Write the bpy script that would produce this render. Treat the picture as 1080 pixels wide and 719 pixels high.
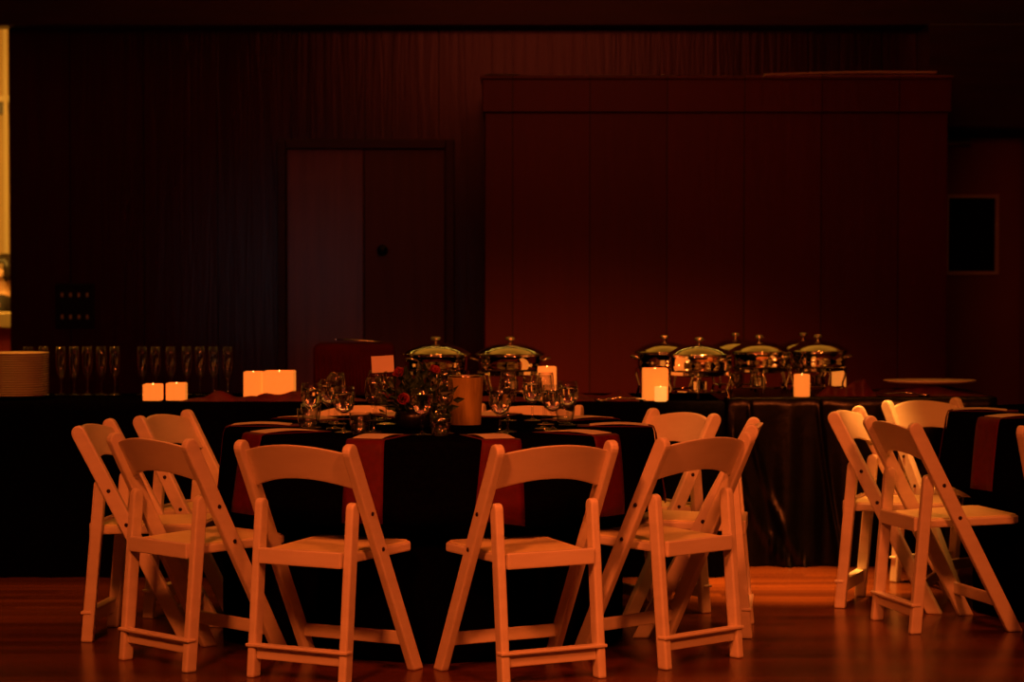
import bpy, bmesh, math, random
from mathutils import Vector, Matrix
for o in list(bpy.data.objects):
    bpy.data.objects.remove(o)
C = bpy.context.scene
COL = C.collection
PI = math.pi
random.seed(7)

# ------------------------------------------------------------------ camera, light, exposure
F_PX, CAM_H, TILT = 2477.0, 1.3215, 1.6814
cam_d = bpy.data.cameras.new('camera')
cam_d.sensor_width = 36
cam_d.lens = F_PX / 1080 * 36
cam_d.clip_end = 100
cam_d.dof.use_dof = True
cam_d.dof.focus_distance = 8.2
cam_d.dof.aperture_fstop = 3.2
cam = bpy.data.objects.new('camera', cam_d)
COL.objects.link(cam)
cam.location = (0, 0, CAM_H)
cam.rotation_euler = (math.radians(90 - TILT), 0, 0)
C.camera = cam

w = bpy.data.worlds.new('world')
C.world = w
w.use_nodes = True
w.node_tree.nodes['Background'].inputs[0].default_value = (1, .35, .12, 1)
w.node_tree.nodes['Background'].inputs[1].default_value = 0.0

C.view_settings.view_transform = 'Standard'
C.view_settings.look = 'None'
C.view_settings.gamma = 1
C.view_settings.use_curve_mapping = False
C.view_settings.exposure = 0.0

def lamp(name, kind, loc, target, energy, color, **kw):
    d = bpy.data.lights.new(name, kind)
    d.energy = energy
    d.color = color
    for k, v in kw.items():
        setattr(d, k, v)
    o = bpy.data.objects.new(name, d)
    COL.objects.link(o)
    o.location = loc
    o.rotation_euler = (Vector(target) - Vector(loc)).to_track_quat('-Z', 'Y').to_euler()
    return o

# two dim warm spots hung over the front of the dance floor, aimed down at the tables
for x, e in ((-1.7, 900), (1.9, 780)):
    lamp('hall_spot', 'SPOT', (x, 3.6, 3.85), (x * .38 + .1, 8.7, .25), e * .97, (1, .142, .021), spot_size=math.radians(40), spot_blend=.55, shadow_soft_size=.35)
# dim spot over the gap between the round tables
lamp('floor_spot', 'SPOT', (1.15, 9.86, 3.85), (1.15, 9.95, 0), 4600, (1, .31, .045), spot_size=math.radians(22), spot_blend=1, shadow_soft_size=.10)
lamp('floor_spot', 'SPOT', (1.18, 9.0, 3.85), (1.18, 9.05, 0), 260, (1, .25, .045), spot_size=math.radians(27), spot_blend=1, shadow_soft_size=.10)  # second, weaker spot added to soften the near edge of the floor pool
# row of weak downlights over the tables
for x, y, e in ((-1.9, 8.9, 30), (-.1, 9.2, 12), (2.4, 9.3, 40), (-2.4, 9.9, 270), (-.2, 9.9, 40), (1.4, 10.0, 34)):
    lamp('table_downlight', 'SPOT', (x, y, 3.85), (x, y, 0), e, (1, .25, .02), spot_size=math.radians(46 if y > 9.5 else 70), spot_blend=.7, shadow_soft_size=.15)
# weak unseen fill added to lift the dark walls and partition
lamp('hall_fill', 'AREA', (.2, 5.5, 3.9), (.2, 12, 1.5), 34, (1, .10, .035), size=2.2)
# cove light on the beam, washing the ceiling above the buffet
lamp('cove_light', 'AREA', (.3, 13.1, 3.12), (.3, 12.3, 4.0), 34, (1, .50, .07), shape='RECTANGLE', size=6.0, size_y=.12)
# unseen spot added to brighten the strips on the partition top
lamp('strip_fill', 'SPOT', (1.72, 12.4, 3.9), (1.75, 12.36, 2.3), 60, (1, .30, .10), spot_size=math.radians(42), spot_blend=.5, shadow_soft_size=.04)
# the bright room beyond the doorway
lamp('side_room_lamp', 'AREA', (-4.3, 14.5, 2.9), (-4.1, 16.2, 0), 88, (1, .45, .05), size=1.2)
# cool stage lamp low at the photographer's left
lamp('stage_lamp', 'SPOT', (-2.0, 1.6, 1.28), (-1.15, 13.4, 1.32), 8, (.9, .75, .85), spot_size=math.radians(11), spot_blend=.9, shadow_soft_size=.16)

# ------------------------------------------------------------------ materials
def mat(name, color, rough=.5, metal=0, **kw):
    m = bpy.data.materials.new(name)
    m.use_nodes = True
    b = m.node_tree.nodes['Principled BSDF']
    b.inputs['Base Color'].default_value = (*color, 1)
    b.inputs['Roughness'].default_value = rough
    b.inputs['Metallic'].default_value = metal
    for k, v in kw.items():
        b.inputs[k.replace('_', ' ')].default_value = v
    return m

def noise_mat(name, c1, c2, scale=(8, 8, 8), rough=.5, bump=0., detail=4, r2=None, metal=0, **kw):
    """two colours mixed by a stretched noise in object space, optional bump"""
    m = mat(name, c1, rough, metal, **kw)
    nt = m.node_tree
    N, L = nt.nodes, nt.links
    b = N['Principled BSDF']
    tc = N.new('ShaderNodeTexCoord')
    mp = N.new('ShaderNodeMapping')
    mp.inputs['Scale'].default_value = scale
    L.new(tc.outputs['Object'], mp.inputs[0])
    n = N.new('ShaderNodeTexNoise')
    n.inputs['Scale'].default_value = 1
    n.inputs['Detail'].default_value = detail
    L.new(mp.outputs[0], n.inputs['Vector'])
    cr = N.new('ShaderNodeValToRGB')
    cr.color_ramp.elements[0].position = .35
    cr.color_ramp.elements[1].position = .65
    cr.color_ramp.elements[0].color = (*c1, 1)
    cr.color_ramp.elements[1].color = (*c2, 1)
    L.new(n.outputs['Fac'], cr.inputs[0])
    L.new(cr.outputs[0], b.inputs['Base Color'])
    if r2 is not None:
        mr = N.new('ShaderNodeMapRange')
        mr.inputs['From Min'].default_value = .35
        mr.inputs['From Max'].default_value = .65
        mr.inputs['To Min'].default_value = rough
        mr.inputs['To Max'].default_value = r2
        L.new(n.outputs['Fac'], mr.inputs['Value'])
        L.new(mr.outputs[0], b.inputs['Roughness'])
    if bump:
        bp = N.new('ShaderNodeBump')
        bp.inputs['Strength'].default_value = bump
        bp.inputs['Distance'].default_value = .01
        L.new(n.outputs['Fac'], bp.inputs['Height'])
        L.new(bp.outputs[0], b.inputs['Normal'])
    return m

def board_mat(name, c1, c2, board, seam, rough, axis='X', grain=(26, 26, 1.2), bump=.35, cross=None):
    """wood laid in boards: per-board tone from a stepped noise, grain along the board, thin dark seams"""
    m = mat(name, c1, rough)
    nt = m.node_tree
    N, L = nt.nodes, nt.links
    b = N['Principled BSDF']
    tc = N.new('ShaderNodeTexCoord')
    sp = N.new('ShaderNodeSeparateXYZ')
    L.new(tc.outputs['Object'], sp.inputs[0])
    dv = N.new('ShaderNodeMath'); dv.operation = 'DIVIDE'; dv.inputs[1].default_value = board
    L.new(sp.outputs[axis], dv.inputs[0])
    fl = N.new('ShaderNodeMath'); fl.operation = 'FLOOR'
    fr = N.new('ShaderNodeMath'); fr.operation = 'FRACT'
    L.new(dv.outputs[0], fl.inputs[0]); L.new(dv.outputs[0], fr.inputs[0])
    wn = N.new('ShaderNodeTexWhiteNoise')
    if cross:
        # end joints: shift every row by its own amount
        w1 = N.new('ShaderNodeTexWhiteNoise'); w1.noise_dimensions = '1D'
        L.new(fl.outputs[0], w1.inputs['W'])
        d2 = N.new('ShaderNodeMath'); d2.operation = 'DIVIDE'; d2.inputs[1].default_value = cross[1]
        L.new(sp.outputs[cross[0]], d2.inputs[0])
        ad = N.new('ShaderNodeMath'); ad.operation = 'ADD'
        L.new(d2.outputs[0], ad.inputs[0]); L.new(w1.outputs['Value'], ad.inputs[1])
        f2 = N.new('ShaderNodeMath'); f2.operation = 'FLOOR'
        L.new(ad.outputs[0], f2.inputs[0])
        cb = N.new('ShaderNodeCombineXYZ')
        L.new(fl.outputs[0], cb.inputs[0]); L.new(f2.outputs[0], cb.inputs[1])
        wn.noise_dimensions = '2D'
        L.new(cb.outputs[0], wn.inputs['Vector'])
    else:
        wn.noise_dimensions = '1D'
        L.new(fl.outputs[0], wn.inputs['W'])
    mp = N.new('ShaderNodeMapping'); mp.inputs['Scale'].default_value = grain
    L.new(tc.outputs['Object'], mp.inputs[0])
    n = N.new('ShaderNodeTexNoise'); n.inputs['Scale'].default_value = 1
    n.inputs['Detail'].default_value = 6; n.inputs['Distortion'].default_value = 1.2
    L.new(mp.outputs[0], n.inputs['Vector'])
    mx = N.new('ShaderNodeMath'); mx.operation = 'MULTIPLY_ADD'
    mx.inputs[1].default_value = .55
    L.new(wn.outputs['Value'], mx.inputs[0])
    ng = N.new('ShaderNodeMath'); ng.operation = 'MULTIPLY'; ng.inputs[1].default_value = .6
    L.new(n.outputs['Fac'], ng.inputs[0]); L.new(ng.outputs[0], mx.inputs[2])
    cr = N.new('ShaderNodeValToRGB')
    cr.color_ramp.elements[0].position = .2; cr.color_ramp.elements[1].position = .9
    cr.color_ramp.elements[0].color = (*c1, 1); cr.color_ramp.elements[1].color = (*c2, 1)
    L.new(mx.outputs[0], cr.inputs[0])
    # seam mask
    s1 = N.new('ShaderNodeMath'); s1.operation = 'GREATER_THAN'; s1.inputs[1].default_value = seam / board
    L.new(fr.outputs[0], s1.inputs[0])
    mc = N.new('ShaderNodeMix'); mc.data_type = 'RGBA'
    L.new(s1.outputs[0], mc.inputs['Factor'])
    mc.inputs['A'].default_value = (c1[0] * .25, c1[1] * .25, c1[2] * .25, 1)
    L.new(cr.outputs[0], mc.inputs['B'])
    L.new(mc.outputs['Result'], b.inputs['Base Color'])
    ha = N.new('ShaderNodeMath'); ha.operation = 'ADD'
    L.new(n.outputs['Fac'], ha.inputs[0]); L.new(s1.outputs[0], ha.inputs[1])
    bp = N.new('ShaderNodeBump'); bp.inputs['Strength'].default_value = bump; bp.inputs['Distance'].default_value = .004
    L.new(ha.outputs[0], bp.inputs['Height']); L.new(bp.outputs[0], b.inputs['Normal'])
    return m

M = {}
M['floor'] = board_mat('polished_floor', (.045, .011, .003), (.15, .042, .009), .09, .0025, .25, 'Y', (1.5, 30, 30), .06, ('X', 1.1))
M['wall'] = board_mat('dark_panelling', (.035, .004, .004), (.09, .008, .007), .42, .006, .24, 'X', (22, 22, 1.1), .5)
M['beam'] = noise_mat('beam_wood', (.025, .003, .002), (.04, .005, .003), (2, 20, 20), .4)
M['partition'] = board_mat('partition_panelling', (.11, .007, .007), (.16, .010, .010), .40, .007, .38, 'X', (18, 18, 1.4), .35)
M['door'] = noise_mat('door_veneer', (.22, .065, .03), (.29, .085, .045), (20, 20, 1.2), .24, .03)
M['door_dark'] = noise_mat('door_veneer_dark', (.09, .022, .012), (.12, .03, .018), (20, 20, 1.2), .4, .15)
M['right_wall'] = noise_mat('brown_wall', (.25, .07, .03), (.30, .085, .035), (3, 3, 3), .6)
M['door_metal'] = noise_mat('painted_door', (.30, .09, .04), (.34, .10, .045), (3, 3, 3), .5)
M['black_frame'] = mat('black_frame', (.006, .005, .006), .4)
M['dark_glass'] = mat('dark_glass', (.01, .004, .004), .08)
M['ceiling'] = noise_mat('hall_ceiling', (.45, .32, .16), (.5, .36, .19), (1, 1, 1), .8)
M['ochre'] = noise_mat('ochre_plaster', (.62, .46, .26), (.68, .50, .29), (1.5, 1.5, 1.5), .7)
M['cream'] = mat('cream_trim', (.8, .68, .5), .5)
M['chair'] = noise_mat('cream_painted_wood', (.74, .66, .52), (.80, .72, .58), (6, 6, 30), .38, .03)
M['pad'] = noise_mat('cream_seat_pad', (.88, .82, .44), (.92, .87, .5), (30, 30, 30), .45, .06)
M['bolt'] = mat('dark_bolt', (.03, .012, .01), .35, .6)
M['cloth'] = noise_mat('black_cloth', (.0012, .001, .0014), (.0018, .0015, .002), (60, 60, 60), .9, Specular_IOR_Level=0.0)
M['satin'] = noise_mat('black_satin', (.0015, .0012, .001), (.0025, .002, .0018), (14, 14, 14), .28, .25, Specular_IOR_Level=.25)
M['napkin'] = noise_mat('dark_red_napkin', (.07, .001, .003), (.09, .0015, .004), (40, 40, 40), .6, .1, Specular_IOR_Level=.2)
M['menu'] = mat('salmon_card', (.62, .54, .46), .45)
M['burgundy'] = noise_mat('burgundy_cloth', (.05, .003, .008), (.10, .006, .014), (16, 16, 16), .5, .3, Specular_IOR_Level=.25)
M['redcloth'] = noise_mat('dark_red_cloth', (.035, .002, .003), (.05, .003, .003), (8, 8, 8), .9, .1, Specular_IOR_Level=.1)
M['chrome'] = noise_mat('polished_steel', (.82, .78, .70), (.88, .84, .76), (10, 10, 10), .07, .03, metal=1)
M['steel'] = mat('wire_steel', (.7, .68, .62), .2, 1)
M['black_metal'] = mat('black_metal', (.01, .01, .01), .3, .5)
M['china'] = mat('white_china', (.86, .80, .68), .2)
M['glass'] = mat('clear_glass', (1, 1, 1), .01, 0, Transmission_Weight=1.0, IOR=1.45)
def thin_glass(name):
    m = bpy.data.materials.new(name)
    m.use_nodes = True
    N, L = m.node_tree.nodes, m.node_tree.links
    N.remove(N['Principled BSDF'])
    tr = N.new('ShaderNodeBsdfTransparent'); tr.inputs[0].default_value = (.97, .97, .97, 1)
    gl = N.new('ShaderNodeBsdfGlossy'); gl.inputs['Roughness'].default_value = .03
    lw = N.new('ShaderNodeLayerWeight'); lw.inputs['Blend'].default_value = .5
    pw = N.new('ShaderNodeMath'); pw.operation = 'POWER'; pw.inputs[1].default_value = 2.4
    L.new(lw.outputs['Facing'], pw.inputs[0])
    fr = N.new('ShaderNodeMath'); fr.operation = 'MULTIPLY_ADD'; fr.inputs[1].default_value = .85; fr.inputs[2].default_value = .07
    L.new(pw.outputs[0], fr.inputs[0])
    mx = N.new('ShaderNodeMixShader')
    L.new(fr.outputs[0], mx.inputs[0]); L.new(tr.outputs[0], mx.inputs[1]); L.new(gl.outputs[0], mx.inputs[2])
    L.new(mx.outputs[0], N['Material Output'].inputs['Surface'])
    return m
M['glass'] = thin_glass('clear_thin_glass')
C.cycles.transparent_max_bounces = 32
M['water'] = mat('water', (1, 1, 1), .0, 0, Transmission_Weight=1.0, IOR=1.33)
M['vase'] = noise_mat('pale_gold_parchment', (.24, .17, .03), (.36, .26, .06), (50, 50, 8), .5, .3)
M['leaf'] = noise_mat('dark_green_leaf', (.012, .03, .012), (.02, .05, .018), (20, 20, 20), .45)
M['rose'] = noise_mat('red_petal', (.14, .003, .004), (.20, .006, .006), (30, 30, 30), .5)
M['skin'] = mat('skin', (.72, .42, .28), .5)
M['hair'] = noise_mat('dark_hair', (.012, .008, .006), (.03, .018, .012), (90, 90, 20), .4, .3)
M['shirt'] = mat('dark_shirt', (.035, .03, .035), .7)
M['vest'] = mat('black_vest', (.012, .011, .013), .7)
M['trousers'] = mat('black_trousers', (.015, .014, .016), .8)
M['bar_red'] = noise_mat('deep_red_front', (.24, .012, .02), (.3, .018, .025), (6, 6, 6), .6)

def glow_mat(name, col, strength, c2):
    m = noise_mat(name, col, c2, (30, 30, 18), .5)
    b = m.node_tree.nodes['Principled BSDF']
    b.inputs['Emission Strength'].default_value = strength
    b.inputs['Emission Color'].default_value = (*col, 1)
    return m
M['wax'] = glow_mat('lit_wax', (1.0, .25, .028), .70, (1.0, .28, .04))
M['wax_bright'] = glow_mat('bright_lit_wax', (1.0, .40, .07), .95, (1.0, .45, .09))
M['bulb'] = mat('flame_bulb', (1, .6, .2), .4)
M['bulb'].node_tree.nodes['Principled BSDF'].inputs['Emission Color'].default_value = (1, .5, .12, 1)
M['bulb'].node_tree.nodes['Principled BSDF'].inputs['Emission Strength'].default_value = 9

# ------------------------------------------------------------------ helpers
def obj(name, bm, m=None, parent=None, smooth=False, solid=0, bevel=0, loc=None):
    me = bpy.data.meshes.new(name)
    bmesh.ops.recalc_face_normals(bm, faces=bm.faces)
    bm.to_mesh(me)
    bm.free()
    if smooth:
        for p in me.polygons:
            p.use_smooth = True
    if m:
        me.materials.append(M[m] if isinstance(m, str) else m)
    o = bpy.data.objects.new(name, me)
    COL.objects.link(o)
    if parent:
        o.parent = parent
    if loc:
        o.location = loc
    if solid:
        s = o.modifiers.new('thickness', 'SOLIDIFY'); s.thickness = solid; s.offset = 0
    if bevel:
        s = o.modifiers.new('bevel', 'BEVEL'); s.width = bevel; s.segments = 2; s.limit_method = 'ANGLE'
    return o

def thing(name, label, cat, loc=(0, 0, 0), rz=0, group=None):
    o = bpy.data.objects.new(name, None)
    o.empty_display_size = .1
    COL.objects.link(o)
    o.location = loc
    o.rotation_euler = (0, 0, rz)
    return tag(o, label, cat, group)

def tag(o, label, cat, group=None):
    o['label'] = label
    o['category'] = cat
    if group:
        o['group'] = group
    return o

def struct(name, bm, m, **kw):
    o = obj(name, bm, m, **kw)
    if not kw.get('parent'):
        o['kind'] = 'structure'
    return o

def dup(root, loc, rz=0, label=None):
    r = root.copy(); COL.objects.link(r)
    r.location = loc
    r.rotation_euler = (0, 0, rz)
    if label:
        r['label'] = label
    for ch in list(root.children):
        c = ch.copy(); COL.objects.link(c); c.parent = r
        for g in list(ch.children):
            d = g.copy(); COL.objects.link(d); d.parent = c
    return r

def box(x0, x1, y0, y1, z0, z1, bm=None):
    bm = bm or bmesh.new()
    v = [bm.verts.new((x, y, z)) for z in (z0, z1) for x, y in ((x0, y0), (x1, y0), (x1, y1), (x0, y1))]
    for f in ((0, 3, 2, 1), (4, 5, 6, 7), (0, 1, 5, 4), (1, 2, 6, 5), (2, 3, 7, 6), (3, 0, 4, 7)):
        bm.faces.new([v[i] for i in f])
    return bm

def lathe(prof, n=32, bm=None, cx=0, cy=0):
    """prof: list of (r, z); r = 0 ends close on the axis"""
    bm = bm or bmesh.new()
    rings = []
    for r, z in prof:
        if r < 1e-5:
            rings.append([bm.verts.new((cx, cy, z))])
        else:
            rings.append([bm.verts.new((cx + r * math.cos(2 * PI * i / n), cy + r * math.sin(2 * PI * i / n), z)) for i in range(n)])
    for a, b in zip(rings, rings[1:]):
        if len(a) == 1 and len(b) == 1:
            continue
        for i in range(n):
            j = (i + 1) % n
            if len(a) == 1:
                bm.faces.new((a[0], b[j], b[i]))
            elif len(b) == 1:
                bm.faces.new((a[i], a[j], b[0]))
            else:
                bm.faces.new((a[i], a[j], b[j], b[i]))
    return bm

def tube(pts, r, n=8, bm=None):
    bm = bm or bmesh.new()
    pts = [Vector(p) for p in pts]
    rs = r if isinstance(r, (list, tuple)) else [r] * len(pts)
    prev = None
    for k, p in enumerate(pts):
        d = (pts[min(k + 1, len(pts) - 1)] - pts[max(k - 1, 0)]).normalized()
        up = Vector((0, 0, 1)) if abs(d.z) < .95 else Vector((1, 0, 0))
        a = d.cross(up).normalized(); b = d.cross(a)
        ring = [bm.verts.new(p + rs[k] * (a * math.cos(2 * PI * i / n) + b * math.sin(2 * PI * i / n))) for i in range(n)]
        if prev:
            for i in range(n):
                bm.faces.new((prev[i], prev[(i + 1) % n], ring[(i + 1) % n], ring[i]))
        else:
            bm.faces.new(ring[::-1])
        prev = ring
    bm.faces.new(prev)
    return bm

def prism_x(poly, x0, x1, bm=None):
    """poly in (y, z) extruded along x"""
    bm = bm or bmesh.new()
    a = [bm.verts.new((x0, y, z)) for y, z in poly]
    b = [bm.verts.new((x1, y, z)) for y, z in poly]
    n = len(poly)
    bm.faces.new(a[::-1]); bm.faces.new(b)
    for i in range(n):
        bm.faces.new((a[i], a[(i + 1) % n], b[(i + 1) % n], b[i]))
    return bm

# ------------------------------------------------------------------ the hall
struct('floor', box(-7, 6, -3, 18, -.1, 0), 'floor')
struct('ceiling', box(-7, 6, -3, 13.6, 4.0, 4.1), 'ceiling')
XW = -2.862
struct('wall_back', box(XW, 2.46, 13.4, 13.6, 0, 4.0), 'wall')
struct('wall_back_right', box(2.46, 6, 13.4, 13.6, 0, 4.0), 'right_wall')
struct('wall_left', box(-7.1, -7, -3, 18, 0, 4.0), 'wall')
struct('wall_right', box(6, 6.1, -3, 13.6, 0, 4.0), 'wall')
struct('wall_front', box(-7, 6, -3.1, -3, 0, 4.0), 'wall')
struct('wall_above_doorway', box(-7, XW, 13.4, 13.6, 2.73, 4.0), 'wall')
struct('trim_beam', box(-6.99, 5.99, 13.19, 13.395, 2.70, 3.05), 'beam', bevel=.006)
struct('trim_soffit', box(2.3, 5.99, 13.0, 13.39, 2.12, 2.69), 'beam', bevel=.006)
# side room behind the doorway
struct('wall_side_room_back', box(-6.99, -2.0, 17.6, 17.7, 0, 3.2), 'ochre')
struct('wall_side_room_right', box(-2.1, -2.0, 13.61, 17.59, 0, 3.2), 'ochre')
struct('ceiling_side_room', box(-6.99, -2.0, 13.61, 17.7, 3.2, 3.3), 'cream')
struct('trim_picture_rail', box(-6.98, -2.11, 17.53, 17.6, 2.585, 2.635), 'cream', bevel=.01)
struct('trim_corner', box(-3.785, -3.752, 17.52, 17.6, 0, 3.19), 'cream', bevel=.006)
struct('trim_frieze', box(-6.98, -2.11, 17.575, 17.6, 2.50, 2.583), 'beam')

# door_1: double door in the back wall
def at(px, Y):
    return (px - 540) / F_PX * Y
def zz(py, Y):
    return CAM_H - (py - 286.8) / F_PX * Y

YD = 13.36
x0, x1, xm = at(302, YD), at(470, YD), at(384, YD)
zt = zz(158, YD)
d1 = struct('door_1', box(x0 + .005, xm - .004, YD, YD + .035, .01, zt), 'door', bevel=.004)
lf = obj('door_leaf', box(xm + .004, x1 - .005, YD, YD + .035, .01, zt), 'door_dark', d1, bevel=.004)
fb = box(x0 - .05, x0, YD - .02, YD + .038, 0, zt + .055)
box(x1, x1 + .05, YD - .02, YD + .038, 0, zt + .055, fb)
box(x0, x1, YD - .02, YD + .038, zt + .005, zt + .055, fb)
obj('door_frame', fb, 'beam', d1, bevel=.004)
kb = lathe([(0, 0), (.012, 0), (.012, .03), (.028, .04), (.032, .055), (.022, .07), (0, .075)], 20)
k = obj('door_knob', kb, 'black_metal', d1, smooth=True, loc=(at(404, YD), YD, zz(264, YD)))
k.rotation_euler = (PI / 2, 0, 0)

# door_2: painted door with a vision panel, right of the partition
Y2 = 13.35
dx0, dx1 = 2.42, at(1076, Y2)
zt2 = 2.08
pw0, pw1, pz0, pz1 = at(1000, Y2), at(1049, Y2), zz(286, Y2), zz(209, Y2)
db = box(dx0, dx1, Y2, Y2 + .045, .01, pz0)
box(dx0, dx1, Y2, Y2 + .045, pz1, zt2, db)
box(dx0, pw0, Y2, Y2 + .045, pz0, pz1, db)
box(pw1, dx1, Y2, Y2 + .045, pz0, pz1, db)
d2 = struct('door_2', db, 'door_metal')
obj('door_glass', box(pw0, pw1, Y2 + .015, Y2 + .028, pz0, pz1), 'dark_glass', d2)
pf = box(pw0 - .02, pw1 + .02, Y2 - .012, Y2 - .001, pz1, pz1 + .02)
box(pw0 - .02, pw1 + .02, Y2 - .012, Y2 - .001, pz0 - .02, pz0, pf)
box(pw0 - .02, pw0, Y2 - .012, Y2 - .001, pz0, pz1, pf)
box(pw1, pw1 + .02, Y2 - .012, Y2 - .001, pz0, pz1, pf)
obj('door_glass_frame', pf, 'cream', d2)
cb = box(at(985, Y2), at(1021, Y2), Y2 - .07, Y2 - .001, zz(154, Y2), zz(148, Y2))
cl = obj('door_closer', cb, 'steel', d2, bevel=.008)
obj('closer_arm', tube([(at(990, Y2), Y2 - .05, zz(148, Y2)), (at(1004, Y2), Y2 - .2, zz(146, Y2)), (at(988, Y2), Y2 - .03, zz(143, Y2))], .006), 'steel', cl)

# the panelled partition standing in front of the back wall
YP = 12.2
px0, px1, pzt = at(511, YP), at(999, YP), zz(82, YP)
pt = thing('partition', 'tall dark red panelled partition box standing behind the chafing dishes', 'partition', (0, 0, 0))
obj('panel', box(px0, px1, YP, YP + .85, 0, zz(119, YP)), 'partition', pt, bevel=.008)
obj('fascia', box(px0 - .012, px1 + .012, YP - .025, YP + .875, zz(119, YP), pzt - .012), 'partition', pt, bevel=.006)
obj('cap', box(px0 - .02, px1 + .02, YP - .035, YP + .885, pzt - .012, pzt + .006), 'partition', pt, bevel=.004)
# strips added in place of light streaks along the partition top
bm = bmesh.new()
n = 26
xa, xb = at(806, YP), at(986, YP)
rows = []
for i in range(n + 1):
    t = i / n
    x = xa + (xb - xa) * t
    z = pzt + .009 + .016 * math.sin(PI * min(1, t * 1.3) * .5) - .004 * t
    rows.append([bm.verts.new((x, YP - .02, z)), bm.verts.new((x, YP + .05, z)), bm.verts.new((x, YP + .05, z + .008)), bm.verts.new((x, YP - .02, z + .008))])
for a, b in zip(rows, rows[1:]):
    for i in range(4):
        bm.faces.new((a[i], a[(i + 1) % 4], b[(i + 1) % 4], b[i]))
bm.faces.new(rows[0]); bm.faces.new(rows[-1][::-1])
tag(obj('streak_strip', bm, 'cream'), 'long pale warped batten added for the light streak on the partition top, right end', 'strip')
tag(obj('short_streak_strip', box(at(512, YP), at(548, YP), YP - .02, YP + .04, pzt + .007, pzt + .015), 'beam', bevel=.002), 'short reddish batten added for the light streak on the partition top, left corner', 'strip')

# wall switch panel
YS = 13.395
sx0, sx1, sz0, sz1 = at(59, YS), at(100, YS), zz(346, YS), zz(299, YS)
sp = thing('switch_panel', 'black wall plate with two rows of four small switches', 'switch panel', ((sx0 + sx1) / 2, YS, (sz0 + sz1) / 2))
hw, hh = (sx1 - sx0) / 2, (sz1 - sz0) / 2
obj('plate', box(-hw, hw, -.012, 0, -hh, hh), 'black_frame', sp, bevel=.004)
for r in (-1, 1):
    for c in range(4):
        obj('switch', box(-.006, .006, -.03, -.012, -.012, .012), 'china', sp, loc=((c - 1.5) * .048, 0, r * .063), bevel=.002)

# ------------------------------------------------------------------ folding chairs
W1, YT, YF, ZT = .2104, -.1297, .2801, .775
W2, YST, ZST, YR = .1747, -.049, .580, -.1005

def post_poly(y0, z0, y1, z1, hw, round_top=True):
    """slanted bar in the y-z plane from foot (y0, 0) to top (y1, z1); horizontal foot cut, rounded top"""
    d = Vector((y1 - y0, z1 - z0)).normalized()
    nrm = Vector((d.y, -d.x))
    k = hw / abs(d.y)
    poly = [(y0 - k, z0), (y0 + k, z0)]
    c = Vector((y1, z1)) - d * hw
    for i in range(9):
        a = i / 8 * PI
        p = c + nrm * hw * math.cos(a) + d * hw * math.sin(a)
        poly.append((p.x, p.y))
    return poly

def chair_proto(label):
    t = thing('folding_chair', label, 'chair', group='white folding chairs around the round tables')
    th = .030
    for s in (-1, 1):
        obj('leg', prism_x(post_poly(YF, 0, YT, ZT - .002, .0265), s * W1 - th / 2, s * W1 + th / 2), 'chair', t, bevel=.006)
    for s in (-1, 1):
        obj('leg', prism_x(post_poly(YR, 0, YST, ZST + .002, .0215), s * W2 - th / 2 + s * .003, s * W2 + th / 2 + s * .003), 'chair', t, bevel=.006)
    # backrest: curved slab following the slope of the posts
    bm = bmesh.new()
    n = 20
    slope = (YT - YF) / ZT
    rows = []
    hx = W1 - th / 2 + .003
    for i in range(n + 1):
        u = -1 + 2 * i / n
        arch = 1 - u * u
        zb = .622 + .034 * arch
        ztp = .742 + .026 * arch
        bow = -.028 * arch
        row = []
        for dz in (zb, ztp):
            for dy in (-.008, .008):
                row.append(bm.verts.new((u * hx, YF + slope * dz + bow + dy + .004, dz)))
        rows.append(row)
    for a, b in zip(rows, rows[1:]):
        for q in ((0, 1), (1, 3), (3, 2), (2, 0)):
            bm.faces.new((a[q[0]], a[q[1]], b[q[1]], b[q[0]]))
    bm.faces.new([rows[0][i] for i in (0, 1, 3, 2)]); bm.faces.new([rows[-1][i] for i in (0, 2, 3, 1)])
    obj('backrest', bm, 'chair', t, smooth=False, bevel=.004)
    # seat frame, tapering backwards between the short legs, rear apron
    def slab(hwr, hwf, yr, yf, zr, zf, th_, bm=None, cut=.03):
        bm = bm or bmesh.new()
        pts = [(-hwr, yr), (hwr, yr), (hwf, yf - cut), (hwf - cut * .7, yf), (-hwf + cut * .7, yf), (-hwf, yf - cut)]
        zf_ = lambda y: zr + (zf - zr) * (y - yr) / (yf - yr)
        lo = [bm.verts.new((x, y, zf_(y) - th_)) for x, y in pts]
        hi = [bm.verts.new((x, y, zf_(y))) for x, y in pts]
        bm.faces.new(lo[::-1]); bm.faces.new(hi)
        for i in range(6):
            bm.faces.new((lo[i], lo[(i + 1) % 6], hi[(i + 1) % 6], hi[i]))
        return bm
    seat = obj('seat', slab(.156, .188, -.075, .316, .412, .424, .030), 'chair', t, bevel=.006)
    obj('cushion', slab(.149, .181, -.068, .309, .4175, .4285, .006), 'pad', seat, bevel=.0028)
    obj('seat_rail', box(-.160, .160, -.097, -.077, .372, .424), 'chair', t, bevel=.004)
    # stretchers
    obj('stretcher', box(-W1 + .012, W1 - .012, .2225, .2385, .088, .132), 'chair', t, bevel=.004)
    bm = box(-W2 + .012, W2 - .012, -.102, -.086, .060, .100)
    box(-W2 - .022, W2 + .022, -.120, -.084, .1005, .111, bm)
    obj('stretcher', bm, 'chair', t, bevel=.003)
    for s in (-1, 1):
        for z in (.545, .425):
            y = YF + slope * z
            b = obj('bolt', lathe([(0, 0), (.0075, 0), (.0065, .003), (0, .0045)], 12), 'bolt', t, smooth=True, loc=(s * (W1 + th / 2), y, z))
            b.rotation_euler = (0, s * PI / 2, 0)
    return t

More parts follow.
